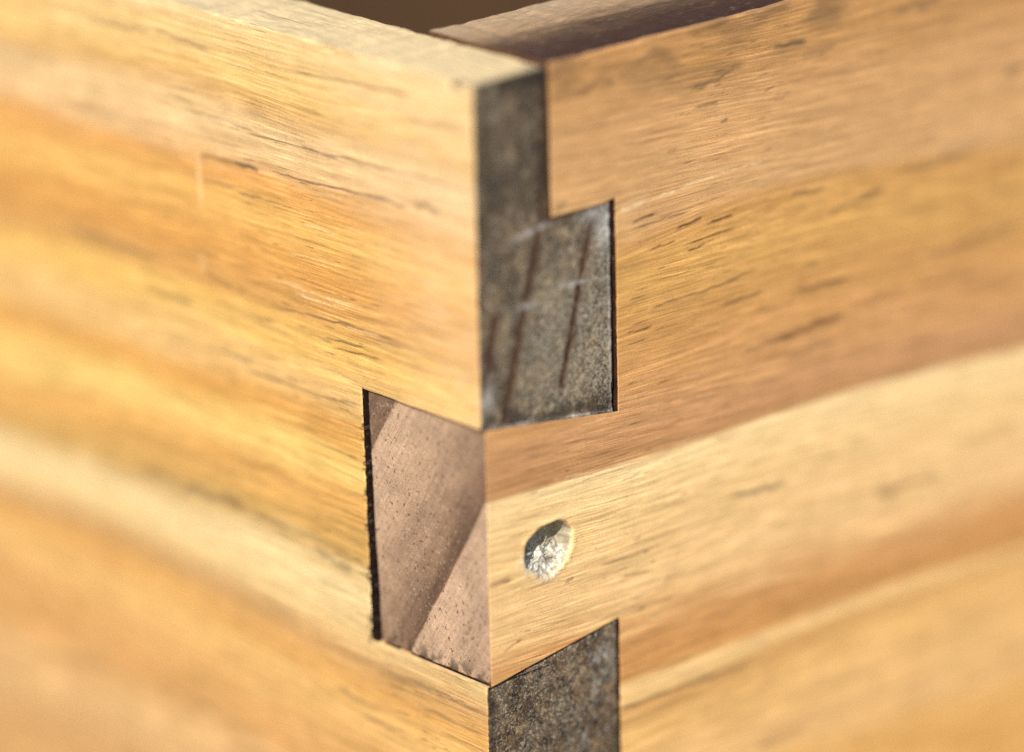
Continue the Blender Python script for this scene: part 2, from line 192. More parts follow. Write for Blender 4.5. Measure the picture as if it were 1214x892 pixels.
def weathered_end(name, tint=(1.14, .99, .79)):
    """grey, dirty end grain with raised brown latewood"""
    m, n, l, p = new_mat(name); b = NB(n, l)
    g = b.attr('grain', 'Vector')
    big = b.noise(b.scale(g, (.26, .16, .26)), 1, 4, .65)
    mid = b.noise(b.scale(g, (.9, .8, .9), (3, 3, 3)), 1, 4, .7)
    fine = b.noise(b.scale(g, (4.5, 4.5, 4.5), (9, 1, 3)), 1, 3, .65)
    c = b.ramp(mid, [(.30, (.020, .016, .012)), (.44, (.060, .047, .034)), (.56, (.115, .092, .066)), (.70, (.21, .175, .13))])
    c = b.mix(1.0, c, b.grey(b.remap(big, .35, .65, .42, 1.7)), 'MULTIPLY')
    c = b.mix(1.0, c, b.grey(b.remap(fine, .3, .7, .6, 1.4)), 'MULTIPLY')
    c = b.mix(1.0, c, (*tint, 1), 'MULTIPLY')
    sp = b.math('MULTIPLY', b.remap(fine, .57, .68, 0, .8), b.remap(b.noise(b.scale(g, (.5, .5, .5), (4, 4, 8)), 1, 2), .4, .6, .35, 1))
    c = b.mix(sp, c, (.46, .43, .37, 1))
    sp2 = b.remap(b.noise(b.scale(g, (2.6, 2.6, 2.6), (6, 1, 2)), 1, 4, .75), .575, .64, 0, .75)
    c = b.mix(sp2, c, (.42, .375, .30, 1))
    dk = b.remap(b.noise(b.scale(g, (2.6, 2.6, 2.6), (1, 7, 5)), 1, 3, .6), .58, .70, 0, .85)
    c = b.mix(dk, c, (.018, .014, .011, 1))
    fr = b.math('MULTIPLY', b.attr('frost'), b.remap(fine, .42, .60, 0, 1))
    c = b.mix(fr, c, (.34, .295, .22, 1))
    c = b.mix(b.attr('late'), c, (.052, .021, .009, 1))
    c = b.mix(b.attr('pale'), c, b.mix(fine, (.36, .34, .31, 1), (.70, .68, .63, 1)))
    c = b.mix(b.attr('grime_shade'), c, (.020, .014, .010, 1))
    alg = b.math('MULTIPLY', b.remap(b.noise(b.scale(g, (1.3, 1.3, 1.3), (8, 8, 2)), 1, 2), .66, .74, 0, .6), b.remap(big, .4, .6, .2, 1))
    c = b.mix(alg, c, (.22, .21, .03, 1))
    l.new(c, p.inputs['Base Color']); p.inputs['Roughness'].default_value = .78; p.inputs['Specular IOR Level'].default_value = .3
    l.new(b.bump(b.math('ADD', fine, b.math('MULTIPLY', mid, .5)), .6, .00014), p.inputs['Normal'])
    return m

def clean_end(name):
    """pinkish end grain of the tail: rings run from pale earlywood to dark latewood"""
    m, n, l, p = new_mat(name); b = NB(n, l)
    g = b.attr('grain', 'Vector')
    big = b.noise(b.scale(g, (.22, .22, .22)), 1, 3, .6)
    rot = n.new('ShaderNodeVectorRotate'); rot.inputs['Axis'].default_value = (0, 0, 1); rot.inputs['Angle'].default_value = -1.0; l.new(g, rot.inputs['Vector'])
    saw = b.noise(b.scale(rot.outputs[0], (.25, 6.0, .5)), 1, 3, .6)
    fine = b.noise(b.scale(g, (5, 5, 5), (9, 1, 3)), 1, 3, .65)
    band = b.noise(b.scale(rot.outputs[0], (.08, .75, .5), (4, 4, 4)), 1, 3, .6)
    rg = b.math('ADD', b.attr('ring'), b.math('MULTIPLY', b.math('SUBTRACT', band, .5), .55))
    c = b.ramp(rg, [(0, (.42, .28, .182)), (.35, (.325, .207, .130)), (.75, (.19, .114, .068)), (1, (.095, .051, .029))])
    c = b.mix(1.0, c, b.grey(b.remap(fine, .3, .7, .8, 1.2)), 'MULTIPLY')
    c = b.mix(1.0, c, b.grey(b.remap(big, .35, .65, .86, 1.12)), 'MULTIPLY')
    c = b.mix(1.0, c, b.grey(b.remap(saw, .3, .7, .80, 1.18)), 'MULTIPLY')
    dots = b.remap(b.noise(b.scale(g, (2.2, 1.7, 2.2), (2, 7, 5)), 1, 1.5, .5), .635, .69, 0, .85)
    c = b.mix(dots, c, (.09, .045, .03, 1))
    lite = b.remap(b.noise(b.scale(g, (3.2, 3.2, 3.2), (12, 7, 5)), 1, 2, .5), .60, .72, 0, .3)
    c = b.mix(lite, c, (.62, .50, .41, 1))
    c = b.mix(b.attr('grime_shade'), c, (.05, .035, .022, 1))
    l.new(c, p.inputs['Base Color']); p.inputs['Roughness'].default_value = .62; p.inputs['Specular IOR Level'].default_value = .35
    l.new(b.bump(b.math('ADD', fine, b.math('MULTIPLY', saw, .5)), .6, .00012), p.inputs['Normal'])
    return m

def simple_wood(name, ca, cb, scale=(9, 220, 220), rough=.75):
    m, n, l, p = new_mat(name); b = NB(n, l)
    t = n.new('ShaderNodeTexCoord').outputs['Object']
    a = b.noise(b.scale(t, scale), 1, 4, .6)
    c = b.mix(b.remap(a, .3, .7, 0, 1), (*ca, 1), (*cb, 1))
    c = b.mix(1.0, c, b.grey(b.remap(b.noise(b.scale(t, (4, 9, 16)), 1, 2), .35, .65, .6, 1.3)), 'MULTIPLY')
    l.new(c, p.inputs['Base Color']); p.inputs['Roughness'].default_value = rough
    l.new(b.bump(a, .4, .0003), p.inputs['Normal'])
    return m

GAIN_L = (0.665, 0.665, 0.66); GAIN_R = (0.855, 0.85, 0.86)
mat_left = wood_face('pine_face_golden', LEFT_GUIDES, GAIN_L)
mat_right = wood_face('pine_face_tan', RIGHT_GUIDES, GAIN_R)
mat_top_pale = wood_cut('pine_edge_pale', (.74, .56, .29), (.54, .40, .21))
mat_top_dark = None
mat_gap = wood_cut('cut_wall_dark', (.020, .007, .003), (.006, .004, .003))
mat_cut_pale = wood_cut('cut_wall_pale', (.62, .42, .20), (.48, .30, .14))
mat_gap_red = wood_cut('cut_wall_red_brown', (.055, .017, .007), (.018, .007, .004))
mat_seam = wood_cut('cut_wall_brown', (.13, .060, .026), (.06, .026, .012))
mat_end_grey = weathered_end('end_grain_weathered')
mat_end_brown = weathered_end('end_grain_weathered_brown', (.84, .66, .48))
mat_end_pink = clean_end('end_grain_pink')
mat_inside_shade = simple_wood('inside_shade_brown', (.058, .028, .010), (.078, .040, .015))  # shade inside the box, put into the wood colour as dark brown
mat_plain = simple_wood('pine_plain', (.50, .33, .16), (.62, .43, .23))

def dark_edge(name):
    m, n, l, p = new_mat(name); b = NB(n, l)
    g = b.attr('grain', 'Vector')
    sep = n.new('ShaderNodeSeparateXYZ'); l.new(g, sep.inputs[0]); d = sep.outputs[2]
    a = b.noise(b.scale(g, (.10, .7, .7)), 1, 5, .65)
    f = b.noise(b.scale(g, (.5, 3.5, 3.5), (4, 4, 4)), 1, 4, .65)
    t = b.math('ADD', b.math('DIVIDE', d, 18.6), b.math('MULTIPLY', b.math('SUBTRACT', a, .5), .45))
    c = b.ramp(t, [(0, (.045, .019, .012)), (.30, (.062, .029, .016)), (.50, (.11, .062, .032)), (.68, (.34, .215, .115)), (1, (.42, .285, .165))])  # outer half stained dark; sun-bright inner half painted into the ramp
    c = b.mix(1.0, c, b.grey(b.remap(f, .3, .7, .6, 1.35)), 'MULTIPLY')
    c = b.mix(b.remap(b.noise(b.scale(g, (.5, 2.6, 2.6)), 1, 3), .62, .74, 0, .35), c, (.50, .38, .26, 1))
    l.new(c, p.inputs['Base Color']); p.inputs['Roughness'].default_value = .8; p.inputs['Specular IOR Level'].default_value = .12
    l.new(b.bump(b.math('ADD', a, f), .6, .0002), p.inputs['Normal'])
    return m
mat_top_dark = dark_edge('edge_stained_dark')

# ------------------------------------------------------------------ mesh builders
def link(name, me, parent=None, mats=()):
    o = bpy.data.objects.new(name, me); col.objects.link(o)
    for m in mats: me.materials.append(m)
    if parent: o.parent = parent
    return o

class Sheet:
    """a dense grid of quads in a (u, v) plane with cells cut away, pushed into relief, with side walls pulled back from its edges"""
    def __init__(s, U, V, keep, warp=None, relief=None, to3d=None):
        s.U, s.V = U, V
        uu, vv = np.meshgrid(U, V, indexing='ij')
        s.u0, s.v0 = uu.copy(), vv.copy()
        s.u, s.v = warp(uu, vv) if warp else (uu, vv)
        uc = (U[:-1]+U[1:])/2; vc = (V[:-1]+V[1:])/2
        s.mask = keep(*np.meshgrid(uc, vc, indexing='ij'))
        s.d = relief(s.u0, s.v0, s.u, s.v) if relief else np.zeros_like(uu)
        s.to3d = to3d
    def build(s, name, parent, mats, walls, attrs, grain, smooth=True):
        nu, nv = len(s.U), len(s.V)
        idx = np.arange(nu*nv).reshape(nu, nv)
        P = np.stack([s.u, s.v, s.d], -1).reshape(-1, 3)
        m = s.mask
        i, j = np.nonzero(m)
        quads = np.stack([idx[i, j], idx[i+1, j], idx[i+1, j+1], idx[i, j+1]], 1)
        mi = np.zeros(len(quads), int)
        pad = np.pad(m, 1)
        wq, wm, newP, newOff = [], [], [], []
        base = nu*nv; cnt = 0
        # boundary edges: 'l','r' in u, 'b','t' in v
        for tag, du, dv in (('l', -1, 0), ('r', 1, 0), ('b', 0, -1), ('t', 0, 1)):
            e = m & ~pad[1+du:pad.shape[0]-1+du, 1+dv:pad.shape[1]-1+dv]
            ii, jj = np.nonzero(e)
            if tag == 'l': a, c = idx[ii, jj+1], idx[ii, jj]
            if tag == 'r': a, c = idx[ii+1, jj], idx[ii+1, jj+1]
            if tag == 'b': a, c = idx[ii, jj], idx[ii+1, jj]
            if tag == 't': a, c = idx[ii+1, jj+1], idx[ii, jj+1]
            for k in range(len(ii)):
                w = walls(tag, s.U[ii[k]], s.U[ii[k]+1], s.V[jj[k]], s.V[jj[k]+1])
                if w is None: continue
                depth_fn, mat_i = w
                A, C = P[a[k]], P[c[k]]
                q = [A, C, depth_fn(C), depth_fn(A)]
                wq.append([base+cnt, base+cnt+3, base+cnt+2, base+cnt+1]); cnt += 4; wm.append(mat_i); newP += q
        if wq:
            P = np.concatenate([P, np.array(newP)]); quads = np.concatenate([quads, np.array(wq)]); mi = np.concatenate([mi, np.array(wm)])
        sm = np.ones(len(quads), bool); sm[len(i):] = False
        used = np.unique(quads); remap = -np.ones(len(P), int); remap[used] = np.arange(len(used))
        P = P[used]; quads = remap[quads]
        X = s.to3d(P)
        me = bpy.data.meshes.new(name)
        me.vertices.add(len(X)); me.vertices.foreach_set('co', X.astype(np.float32).ravel())
        me.loops.add(quads.size); me.loops.foreach_set('vertex_index', quads.ravel().astype(np.int32))
        me.polygons.add(len(quads)); me.polygons.foreach_set('loop_start', np.arange(0, quads.size, 4, dtype=np.int32))
        me.polygons.foreach_set('material_index', mi.astype(np.int32)); me.polygons.foreach_set('use_smooth', sm)
        me.update(calc_edges=True)
        G = grain(P[:, 0], P[:, 1], P[:, 2])
        at = me.attributes.new('grain', 'FLOAT_VECTOR', 'POINT'); at.data.foreach_set('vector', G.astype(np.float32).ravel())
        for k, fn in attrs.items():
            at = me.attributes.new(k, 'FLOAT', 'POINT'); at.data.foreach_set('value', np.asarray(fn(P[:, 0], P[:, 1], P[:, 2]), np.float32).ravel())
        me.validate()
        return link(name, me, parent, mats)

def guide_table(guides, smin, smax):
    s = np.arange(smin-20, smax+20.01, 1.0)
    rows = []
    ker = np.exp(-.5*(np.arange(-12, 13)/4.0)**2); ker /= ker.sum()
    for pts, c in guides:
        p = np.array(sorted(pts)); z = np.interp(s, p[:, 0], p[:, 1])
        lo = (p[1, 1]-p[0, 1])/(p[1, 0]-p[0, 0]); hi = (p[-1, 1]-p[-2, 1])/(p[-1, 0]-p[-2, 0])
        z = np.where(s < p[0, 0], p[0, 1]+np.clip(lo, -.06, .06)*(s-p[0, 0]), z); z = np.where(s > p[-1, 0], p[-1, 1]+np.clip(hi, -.06, .06)*(s-p[-1, 0]), z)
        z = np.convolve(np.pad(z, 12, mode='edge'), ker, 'valid'); rows.append(z)
    T = np.array(rows)
    for k in range(1, len(T)): T[k] = np.minimum(T[k], T[k-1]-.12)
    return s, T
def ring_of(tab, sref, S, Z):
    s, T = tab; K = len(T)
    f = np.clip((S-s[0]), 0, len(s)-1.001); i = f.astype(int); t = f-i
    ring = np.zeros_like(S); gz = np.zeros_like(S); zr = T[:, int(round(sref-s[0]))]
    up = np.full_like(S, 1e9)
    done = np.zeros(S.shape, bool)
    prev = None
    for k in range(K):
        zk = T[k, i]*(1-t)+T[k, i+1]*t
        if k == 0:
            m = Z >= zk; ring[m] = 0; gz[m] = zr[0]+(Z-zk)[m]; done |= m
        else:
            m = (~done) & (Z >= zk); fr = ((prev-Z)/np.maximum(prev-zk, 1e-6))[m]
            ring[m] = k-1+fr; gz[m] = zr[k-1]+fr*(zr[k]-zr[k-1]); done |= m
        prev = zk
    m = ~done; ring[m] = K-1; gz[m] = zr[-1]+(Z-prev)[m]
    return ring, gz
def paint(streaks, S, Z, tone):
    out = np.zeros_like(S)
    for n_, (sa, za, sb, zb, w, st, tn) in enumerate(streaks):
        if (tone == 2) != (st < 0) or (tone < 2 and tn != tone): continue
        a = abs(st)
        if abs(sb-sa) < abs(zb-za)*.6:      # an upright scratch
            m = (np.abs(S-(sa+sb)/2) < 1.5) & (Z < max(za, zb)+.5) & (Z > min(za, zb)-.5)
            if not m.any(): continue
            s_, z_ = S[m], Z[m]; t = (z_-za)/(zb-za); d = np.abs(s_-(sa+(sb-sa)*t))
        else:
            lo, hi = min(sa, sb), max(sa, sb); L = hi-lo
            m = (S > lo-.1*L) & (S < hi+.1*L) & (Z < max(za, zb)+2) & (Z > min(za, zb)-2)
            if not m.any(): continue
            s_, z_ = S[m], Z[m]; t = (s_-sa)/(sb-sa)
            d = np.abs(z_-(za+(zb-za)*t)+(vnoise(s_*.9, s_*0, n_)-.5)*w*.6)
        wid = w*.55*(.6+.75*vnoise(t*5, t*0+3, n_+50))
        e = np.exp(-1.6*(d/wid)**2)*sstep(-.08, .14, t)*(1-sstep(.86, 1.08, t))
        out[m] = np.maximum(out[m], min(.97, a*1.45)*e)
    return out
def extra_streaks(tab, sref, smin, smax, zmin, zmax, n, seed):
    r = np.random.default_rng(seed); s, T = tab; out = []
    for k in range(n):
        a = r.uniform(smin, smax); z = r.uniform(zmin, zmax); L = r.uniform(1.5, 7)
        # follow the local slope of the guides
        i = int(a-s[0]); q = int(np.argmin(np.abs(T[:, i]-z))); sl = (T[q, min(i+5, T.shape[1]-1)]-T[q, i])/5
        out.append([a, z, a+L, z+sl*L, r.uniform(.06, .16), r.uniform(.15, .45), float(r.integers(0, 2))])
    return out
def flecks(tab, smin, smax, zmin, zmax, n, seed):
    """short thin resin flecks lying along the grain"""
    r = np.random.default_rng(seed); s, T = tab; out = []
    for k in range(n):
        a = r.uniform(smin, smax); z = r.uniform(zmin, zmax); L = r.uniform(.6, 2.6)
        i = int(a-s[0]); q = int(np.argmin(np.abs(T[:, i]-z))); sl = (T[q, min(i+5, T.shape[1]-1)]-T[q, i])/5
        out.append([a, z, a+L, z+sl*L, r.uniform(.05, .12), r.uniform(.3, .75), float(r.random() < .35)])
    return out

# joint layout, mm
TL = 18.8                       # thickness of the end board; the side board is as thick
SEAM_Y, SEAM_Z = 10.2, -16.13
RAB_Y, RAB_Z = 9.9, -16.2       # rabbet along the top inside edge of the end board
PINS = [(0.0, -36.9), (-65.75, -102.6), (-131.5, -H)]
TAILS = [(-36.9, -65.75), (-102.6, -131.5)]
SLOPE = 2.7/19.2
CUT_X = -19.25                  # left wall of the sockets on the golden face

def near_rect(u, v, u0, u1, v0, v1):
    du = np.maximum(np.maximum(u0-u, u-u1), 0); dv = np.maximum(np.maximum(v0-v, v-v1), 0)
    return np.hypot(du, dv)
def round_over(d, r):
    q = np.clip(r-d, 0, r); return r-np.sqrt(np.maximum(r*r-q*q, 0))

box = bpy.data.objects.new('wooden_box', None); col.objects.link(box); box.empty_display_size = .05
box['label'] = 'golden pine box corner with dovetail joint, grey weathered end grain and a nail hole'
box['category'] = 'box'

# ------------------------------------------------------------------ end board (golden, runs to the left)
LEN_E, LEN_S = 410.0, 508.0
U = steps((-LEN_E, -110, 12), (-110, -92, 1.5), (-92, -60, .8), (-60, -24, .5), (-24, -18, .15), (-18, -1, .4), (-1, 0, .08))
V = steps((-H, -104, .8), (-104, -70, .16), (-70, -66.2, .11), (-66.2, -65.3, .06), (-65.3, -37.4, .11), (-37.4, -36.4, .06), (-36.4, -1, .11), (-1, 0, .07),
          *[(a, a, 1) for p in PINS for a in p])
U = steps(*[(a, a, 1) for a in U], (CUT_X, CUT_X, 1)); 
V = np.unique(np.round(V, 4))
def snap(A, vals):
    A = A.copy()
    for x in vals: A[np.argmin(np.abs(A-x))] = x
    return A
U = snap(U, [CUT_X, 0, -LEN_E]); V = snap(V, [a for p in PINS for a in p])
def keep_L(u, v):
    k = np.ones(u.shape, bool)
    for a, b in TAILS: k &= ~((u > CUT_X) & (v < a) & (v > b))
    return k
def warp_L(u, v):
    # the socket wall leans a little and is frayed; long-grain edges wander slightly
    lean = .35*(-(v+36.9)/28.8)
    fray = (fbm(v*1.7, v*0+2, 5, 4)-.5)*.30*sstep(-36.9, -46, v)
    fray = fray-.38*sstep(-60, -64.5, v)*np.abs(vnoise(v*4.5, v*0, 21)-.3)
    inside = (v < -36.9) & (v > -65.75)
    k = hat(u-CUT_X, 2.5)*np.where(inside, 1, 0)
    pin_end = np.where((v > -36.95) | ((v < -65.7) & (v > -102.65)) | (v < -131.45), 1, 0)
    u2 = u+k*(np.clip(lean, 0, .4)+fray)-.24*hat(u, 2.5)*pin_end
    v2 = v+hat(v, .5)*(fbm(u*.6, u*0, 31, 3)-.5)*.30
    v2 = v2+hat(v+36.9, .5)*(fbm(u*.5, u*0, 33, 3)-.5)*.16*np.where(u > -19.5, 1, 0)+hat(v+65.75, .5)*(fbm(u*.5, u*0, 35, 3)-.5)*.2*np.where(u > -19.5, 1, 0)
    return u2, v2
def relief_L(u0, v0, u, v):
    d = np.minimum(-v0, 99)
    for a, b in TAILS: d = np.minimum(d, near_rect(u0, v0, CUT_X, 1, b, a))
    inr = np.zeros(u0.shape, bool)
    for a, b in PINS: inr |= (v0 <= a) & (v0 >= b)
    d = np.where(inr, np.minimum(d, -u0), d)
    r = round_over(d, .12)
    chip = sstep(.60, .72, fbm(u*.35, v*1.5, 3, 3))*sstep(.9, 0, -v0)*.35
    return r+chip+(fbm(u*.12, v*3.2, 11, 3)-.5)*.05+(fbm(u*.05, v*.12, 13, 2)-.5)*.08
def to3d_L(P):   # relief pushes towards +y (into the board)
    return np.stack([P[:, 0], P[:, 2], P[:, 1]+H], -1)*MM
tabL = guide_table(LEFT_GUIDES, -120, 5)
def ring_L(u, v): return ring_of(tabL, -20, np.clip(u, -130, 10), v)
def grain_L(u, v, d): 
    r, gz = ring_L(u, v); return np.stack([u, gz, d], -1)
def walls_L(tag, ua, ub, va, vb):
    um, vm = (ua+ub)/2, (va+vb)/2
    if tag == 't':
        if vb > -.01:   # top edge of the board
            def f(p): return np.array([p[0], p[1], RAB_Y])
            return f, 1
        def f(p): return np.array([p[0], p[1]+SLOPE*TL, TL])   # top of a lower pin
        return f, (3 if um < -17.9 else 2)
    if tag == 'b':
        if va < -H+.01: return (lambda p: np.array([p[0], p[1], TL])), 2
        return (lambda p: np.array([p[0], p[1]-SLOPE*TL, TL])), 2
    if tag == 'r':
        if ub > -.01:
            return (lambda p: np.array([p[0], p[1], RAB_Y if p[1] > RAB_Z else TL])), 3
        return (lambda p: np.array([p[0], p[1], TL])), 3
    return None
SL = LEFT_STREAKS+extra_streaks(tabL, -20, -60, -2, -75, -2, 70, 3)+flecks(tabL, -42, -14, -42, -10, 130, 5)+flecks(tabL, -45, -20, -72, -40, 50, 6)+flecks(tabL, -16, -1, -76, -68, 30, 7)
atL = dict(ring=lambda u, v, d: ring_L(u, v)[0], dark_brown=lambda u, v, d: paint(SL, u, v, 0), dark_grey=lambda u, v, d: np.maximum(paint(SL, u, v, 1), .8*sstep(-2.2, -.2, u)*(v > -.6)*sstep(1, 9, d)), pale=lambda u, v, d: paint(SL, u, v, 2),
           grime_shade=lambda u, v, d: .9*(sstep(CUT_X-.28, CUT_X-.02, u)*(1-sstep(CUT_X+.2, CUT_X+.7, u)))*(v < -40)*(v > -66.3)*sstep(.45, .6, vnoise(v*5, u*4, 71))*np.maximum(sstep(.45, .65, vnoise(v*.55, v*0, 72)), sstep(-61, -64, v)),
           hole=lambda u, v, d: u*0, torn=lambda u, v, d: u*0,
           highlight_wear=lambda u, v, d: np.clip(sstep(-26, -3, u+.25*(v+20)+6*(fbm(u*.1, v*.2, 77, 3)-.5)), 0, 1)*sstep(-44, -33, v)*.85+.8*sstep(-2.2, -.2, v)*sstep(.25, .6, fbm(u*.2, v*.6, 78, 3)))  # brightness painted in towards the joint corner; pale wear along the top edge
shL = Sheet(U, V, keep_L, warp_L, relief_L, to3d_L)
end_board = shL.build('end_board', box, [mat_left, mat_top_pale, mat_cut_pale, mat_gap, mat_inside_shade], walls_L, atL, grain_L)
print('end board', len(end_board.data.polygons))

# ------------------------------------------------------------------ side board (tan, runs to the right) with the nail hole
HOLE_Y, HOLE_Z, HOLE_RY, HOLE_RZ = 9.1, -52.3, 3.35, 3.15
TAIL_Y0 = .5; CUT_Y = 19.35; TONGUE_Y = 10.35; TONGUE_Z = -16.05; TOP_R = .3
U2 = steps((TAIL_Y0, 1.6, .07), (1.6, 5.4, .35), (5.4, 12.8, .09), (12.8, 18.6, .35), (18.6, 20.6, .08), (20.6, 60, .5), (60, 90, .9), (90, 120, 2), (120, LEN_S, 15))
U2 = snap(U2, [TAIL_Y0, CUT_Y, TONGUE_Y, LEN_S])
V2 = steps((-H, -104, .8), (-104, -70, .16), (-70, -66.2, .11), (-66.2, -65.3, .06), (-65.3, -37.4, .11), (-37.4, -36.4, .06), (-36.4, -16.6, .11), (-16.6, -15.6, .06), (-15.6, -.8, .11), (-.8, TOP_R, .07))
V2 = snap(V2, [a for p in TAILS for a in p]+[TONGUE_Z, TOP_R, -H])
def keep_R(u, v):
    k = np.ones(u.shape, bool)
    k &= ~((u < TONGUE_Y) & (v > TONGUE_Z))
    for n_, (a, b) in enumerate(PINS):
        k &= ~((u < CUT_Y) & (v < min(a, TONGUE_Z) if n_ == 0 else (u < CUT_Y) & (v < a)) & (v > b))
    return k
def warp_R(u, v):
    A = np.where(u < CUT_Y, u*SLOPE, CUT_Y*SLOPE*(1-sstep(CUT_Y, CUT_Y+16, u)))
    v2 = v.copy()
    for a, b in TAILS:
        v2 = v2-A*hat(v-a, 7)+A*hat(v-b, 7)
    v2 = v2-hat(v-TONGUE_Z, 1.5)*np.where(u < CUT_Y+.01, 1, 0)*((u-TONGUE_Y)*.02-(u > 17.5)*(u-17.5)*.16)
    v2 = v2+hat(v-TOP_R, .6)*(fbm(u*.4, u*0, 41, 3)-.5)*.35
    u2 = u+hat(u-CUT_Y, .5)*(fbm(v*1.2, v*0, 43, 3)-.5)*.18
    u2 = u2+hat(u-CUT_Y, 1.0)*np.where(v < -60, -.28, 0)
    return u2, v2
def hole_q(u, v):
    y = (u-HOLE_Y)/HOLE_RY; z = (v-HOLE_Z)/HOLE_RZ
    a = np.arctan2(z, y)
    rad = 1+.07*np.sin(2*a+.9)+.05*np.sin(3*a-.5)+.10*(fbm(a*3+9, a*0, 51, 3)-.5)+.10*(fbm(a*7+9, a*0, 52, 2)-.5)*(z < .2)
    return np.hypot(y, z)/rad, y, z
def relief_R(u0, v0, u, v):
    d = TOP_R-v0
    d = np.minimum(d, near_rect(u0, v0, -5, TONGUE_Y, TONGUE_Z, 5))
    for n_, (a, b) in enumerate(PINS):
        d = np.minimum(d, near_rect(u0, v0, -5, CUT_Y, b, TONGUE_Z if n_ == 0 else a))
    d = np.minimum(d, np.where(u0 < 3, u0-TAIL_Y0, 99))
    top = TOP_R-v0
    r = round_over(d, .06)+round_over(top, .35)
    rel = r+(fbm(u*.12, v*3.2, 61, 3)-.5)*.05+(fbm(u*.05, v*.12, 63, 2)-.5)*.08
    q, y, z = hole_q(u, v)
    # torn floor, steep wall on the upper left, steep wall on the upper left, floor that rises towards the lower right
    floor = 1.75+1.05*z+.10*y+.6*(fbm(u*1.1, v*.9, 65, 4)-.5)+1.6*np.exp(-(((y+.58)/.30)**2+((z-.10)/.34)**2))
    floor = np.clip(floor, .35, 3.8)
    ed = .88-.20*sstep(-.2, .5, y*.55+z*.8)
    h = floor*(1-sstep(ed, 1.0, q))
    crump = (1-sstep(.86, 1.0, q))*(fbm(u*1.4+v*.5, v*.7, 67, 3)-.5)*.8*(1-.8*sstep(-.1, .4, z))
    return rel+np.where(q < 1.02, h+crump*sstep(1.0, .85, q), 0)-.05*np.exp(-((q-1.08)/.08)**2)
def to3d_R(P):   # relief pushes towards -x (into the board)
    return np.stack([-P[:, 2], P[:, 0], P[:, 1]+H], -1)*MM
tabR = guide_table(RIGHT_GUIDES, -5, 130)
def ring_R(u, v): return ring_of(tabR, 20, np.clip(u, -10, 140), v)
def grain_R(u, v, d):
    r, gz = ring_R(u, v); return np.stack([u+200, gz+100, d], -1)
def walls_R(tag, ua, ub, va, vb):
    vm = (va+vb)/2; um = (ua+ub)/2
    back = lambda p: np.array([p[0], p[1], TL-.2])
    if tag == 't':
        if vb > TOP_R-.01: return back, 1
        return back, 2
    if tag == 'b': return back, (5 if vm > -30 and um < 17.8 else 2)
    if tag == 'l':
        if um < 1.0: return (lambda p: np.array([p[0], p[1], p[2]+.05])), 2
        return back, (5 if vm > TONGUE_Z else 6)
    return back, 2
SR = RIGHT_STREAKS+extra_streaks(tabR, 20, 1, 45, -78, -1, 60, 4)+flecks(tabR, 20, 48, -42, -14, 70, 8)+flecks(tabR, 20, 46, -14, -1, 40, 9)+flecks(tabR, 1, 40, -72, -40, 70, 10)
def hole_attr(u, v, d):
    q, y, z = hole_q(u, v); return (1-sstep(.90, 1.02, q))*sstep(.1, .4, d)
def pit_shade(u, v):
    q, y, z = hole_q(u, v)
    return .85*np.exp(-(((y+.62)/.30)**2+((z-.22)/.50)**2)*1.2)*(q < 1.0)  # shade painted into the upper left of the hole
def torn_attr(u, v, d):
    q, y, z = hole_q(u, v)
    e = (1-sstep(.86, 1.05+.33*((z < .1) & (y < .3)), q+.25*(fbm(u*2, v*2, 69, 3)-.5)))*sstep(.22, -.22, z+.35*y+.6*(fbm(u*1.1, v*1.1, 68, 3)-.5))
    return np.clip(e, 0, 1)
def grime_shade_R(u, v, d):
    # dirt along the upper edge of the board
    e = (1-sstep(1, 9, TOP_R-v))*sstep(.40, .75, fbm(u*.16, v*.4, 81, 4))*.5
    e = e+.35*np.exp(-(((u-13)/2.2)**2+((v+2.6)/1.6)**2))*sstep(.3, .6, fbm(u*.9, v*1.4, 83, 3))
    return np.clip(np.maximum(e, pit_shade(u, v)), 0, 1)  # joins the painted hole shade to the edge dirt
atR = dict(ring=lambda u, v, d: ring_R(u, v)[0], dark_brown=lambda u, v, d: paint(SR, u, v, 0), dark_grey=lambda u, v, d: paint(SR, u, v, 1), pale=lambda u, v, d: paint(SR, u, v, 2), grime_shade=grime_shade_R, hole=hole_attr, torn=torn_attr, highlight_wear=lambda u, v, d: u*0)
shR = Sheet(U2, V2, keep_R, warp_R, relief_R, to3d_R)
side_board = shR.build('side_board', box, [mat_right, mat_top_dark, mat_gap, mat_gap, mat_inside_shade, mat_seam, mat_gap_red], walls_R, atR, grain_R)
print('side board', len(side_board.data.polygons))

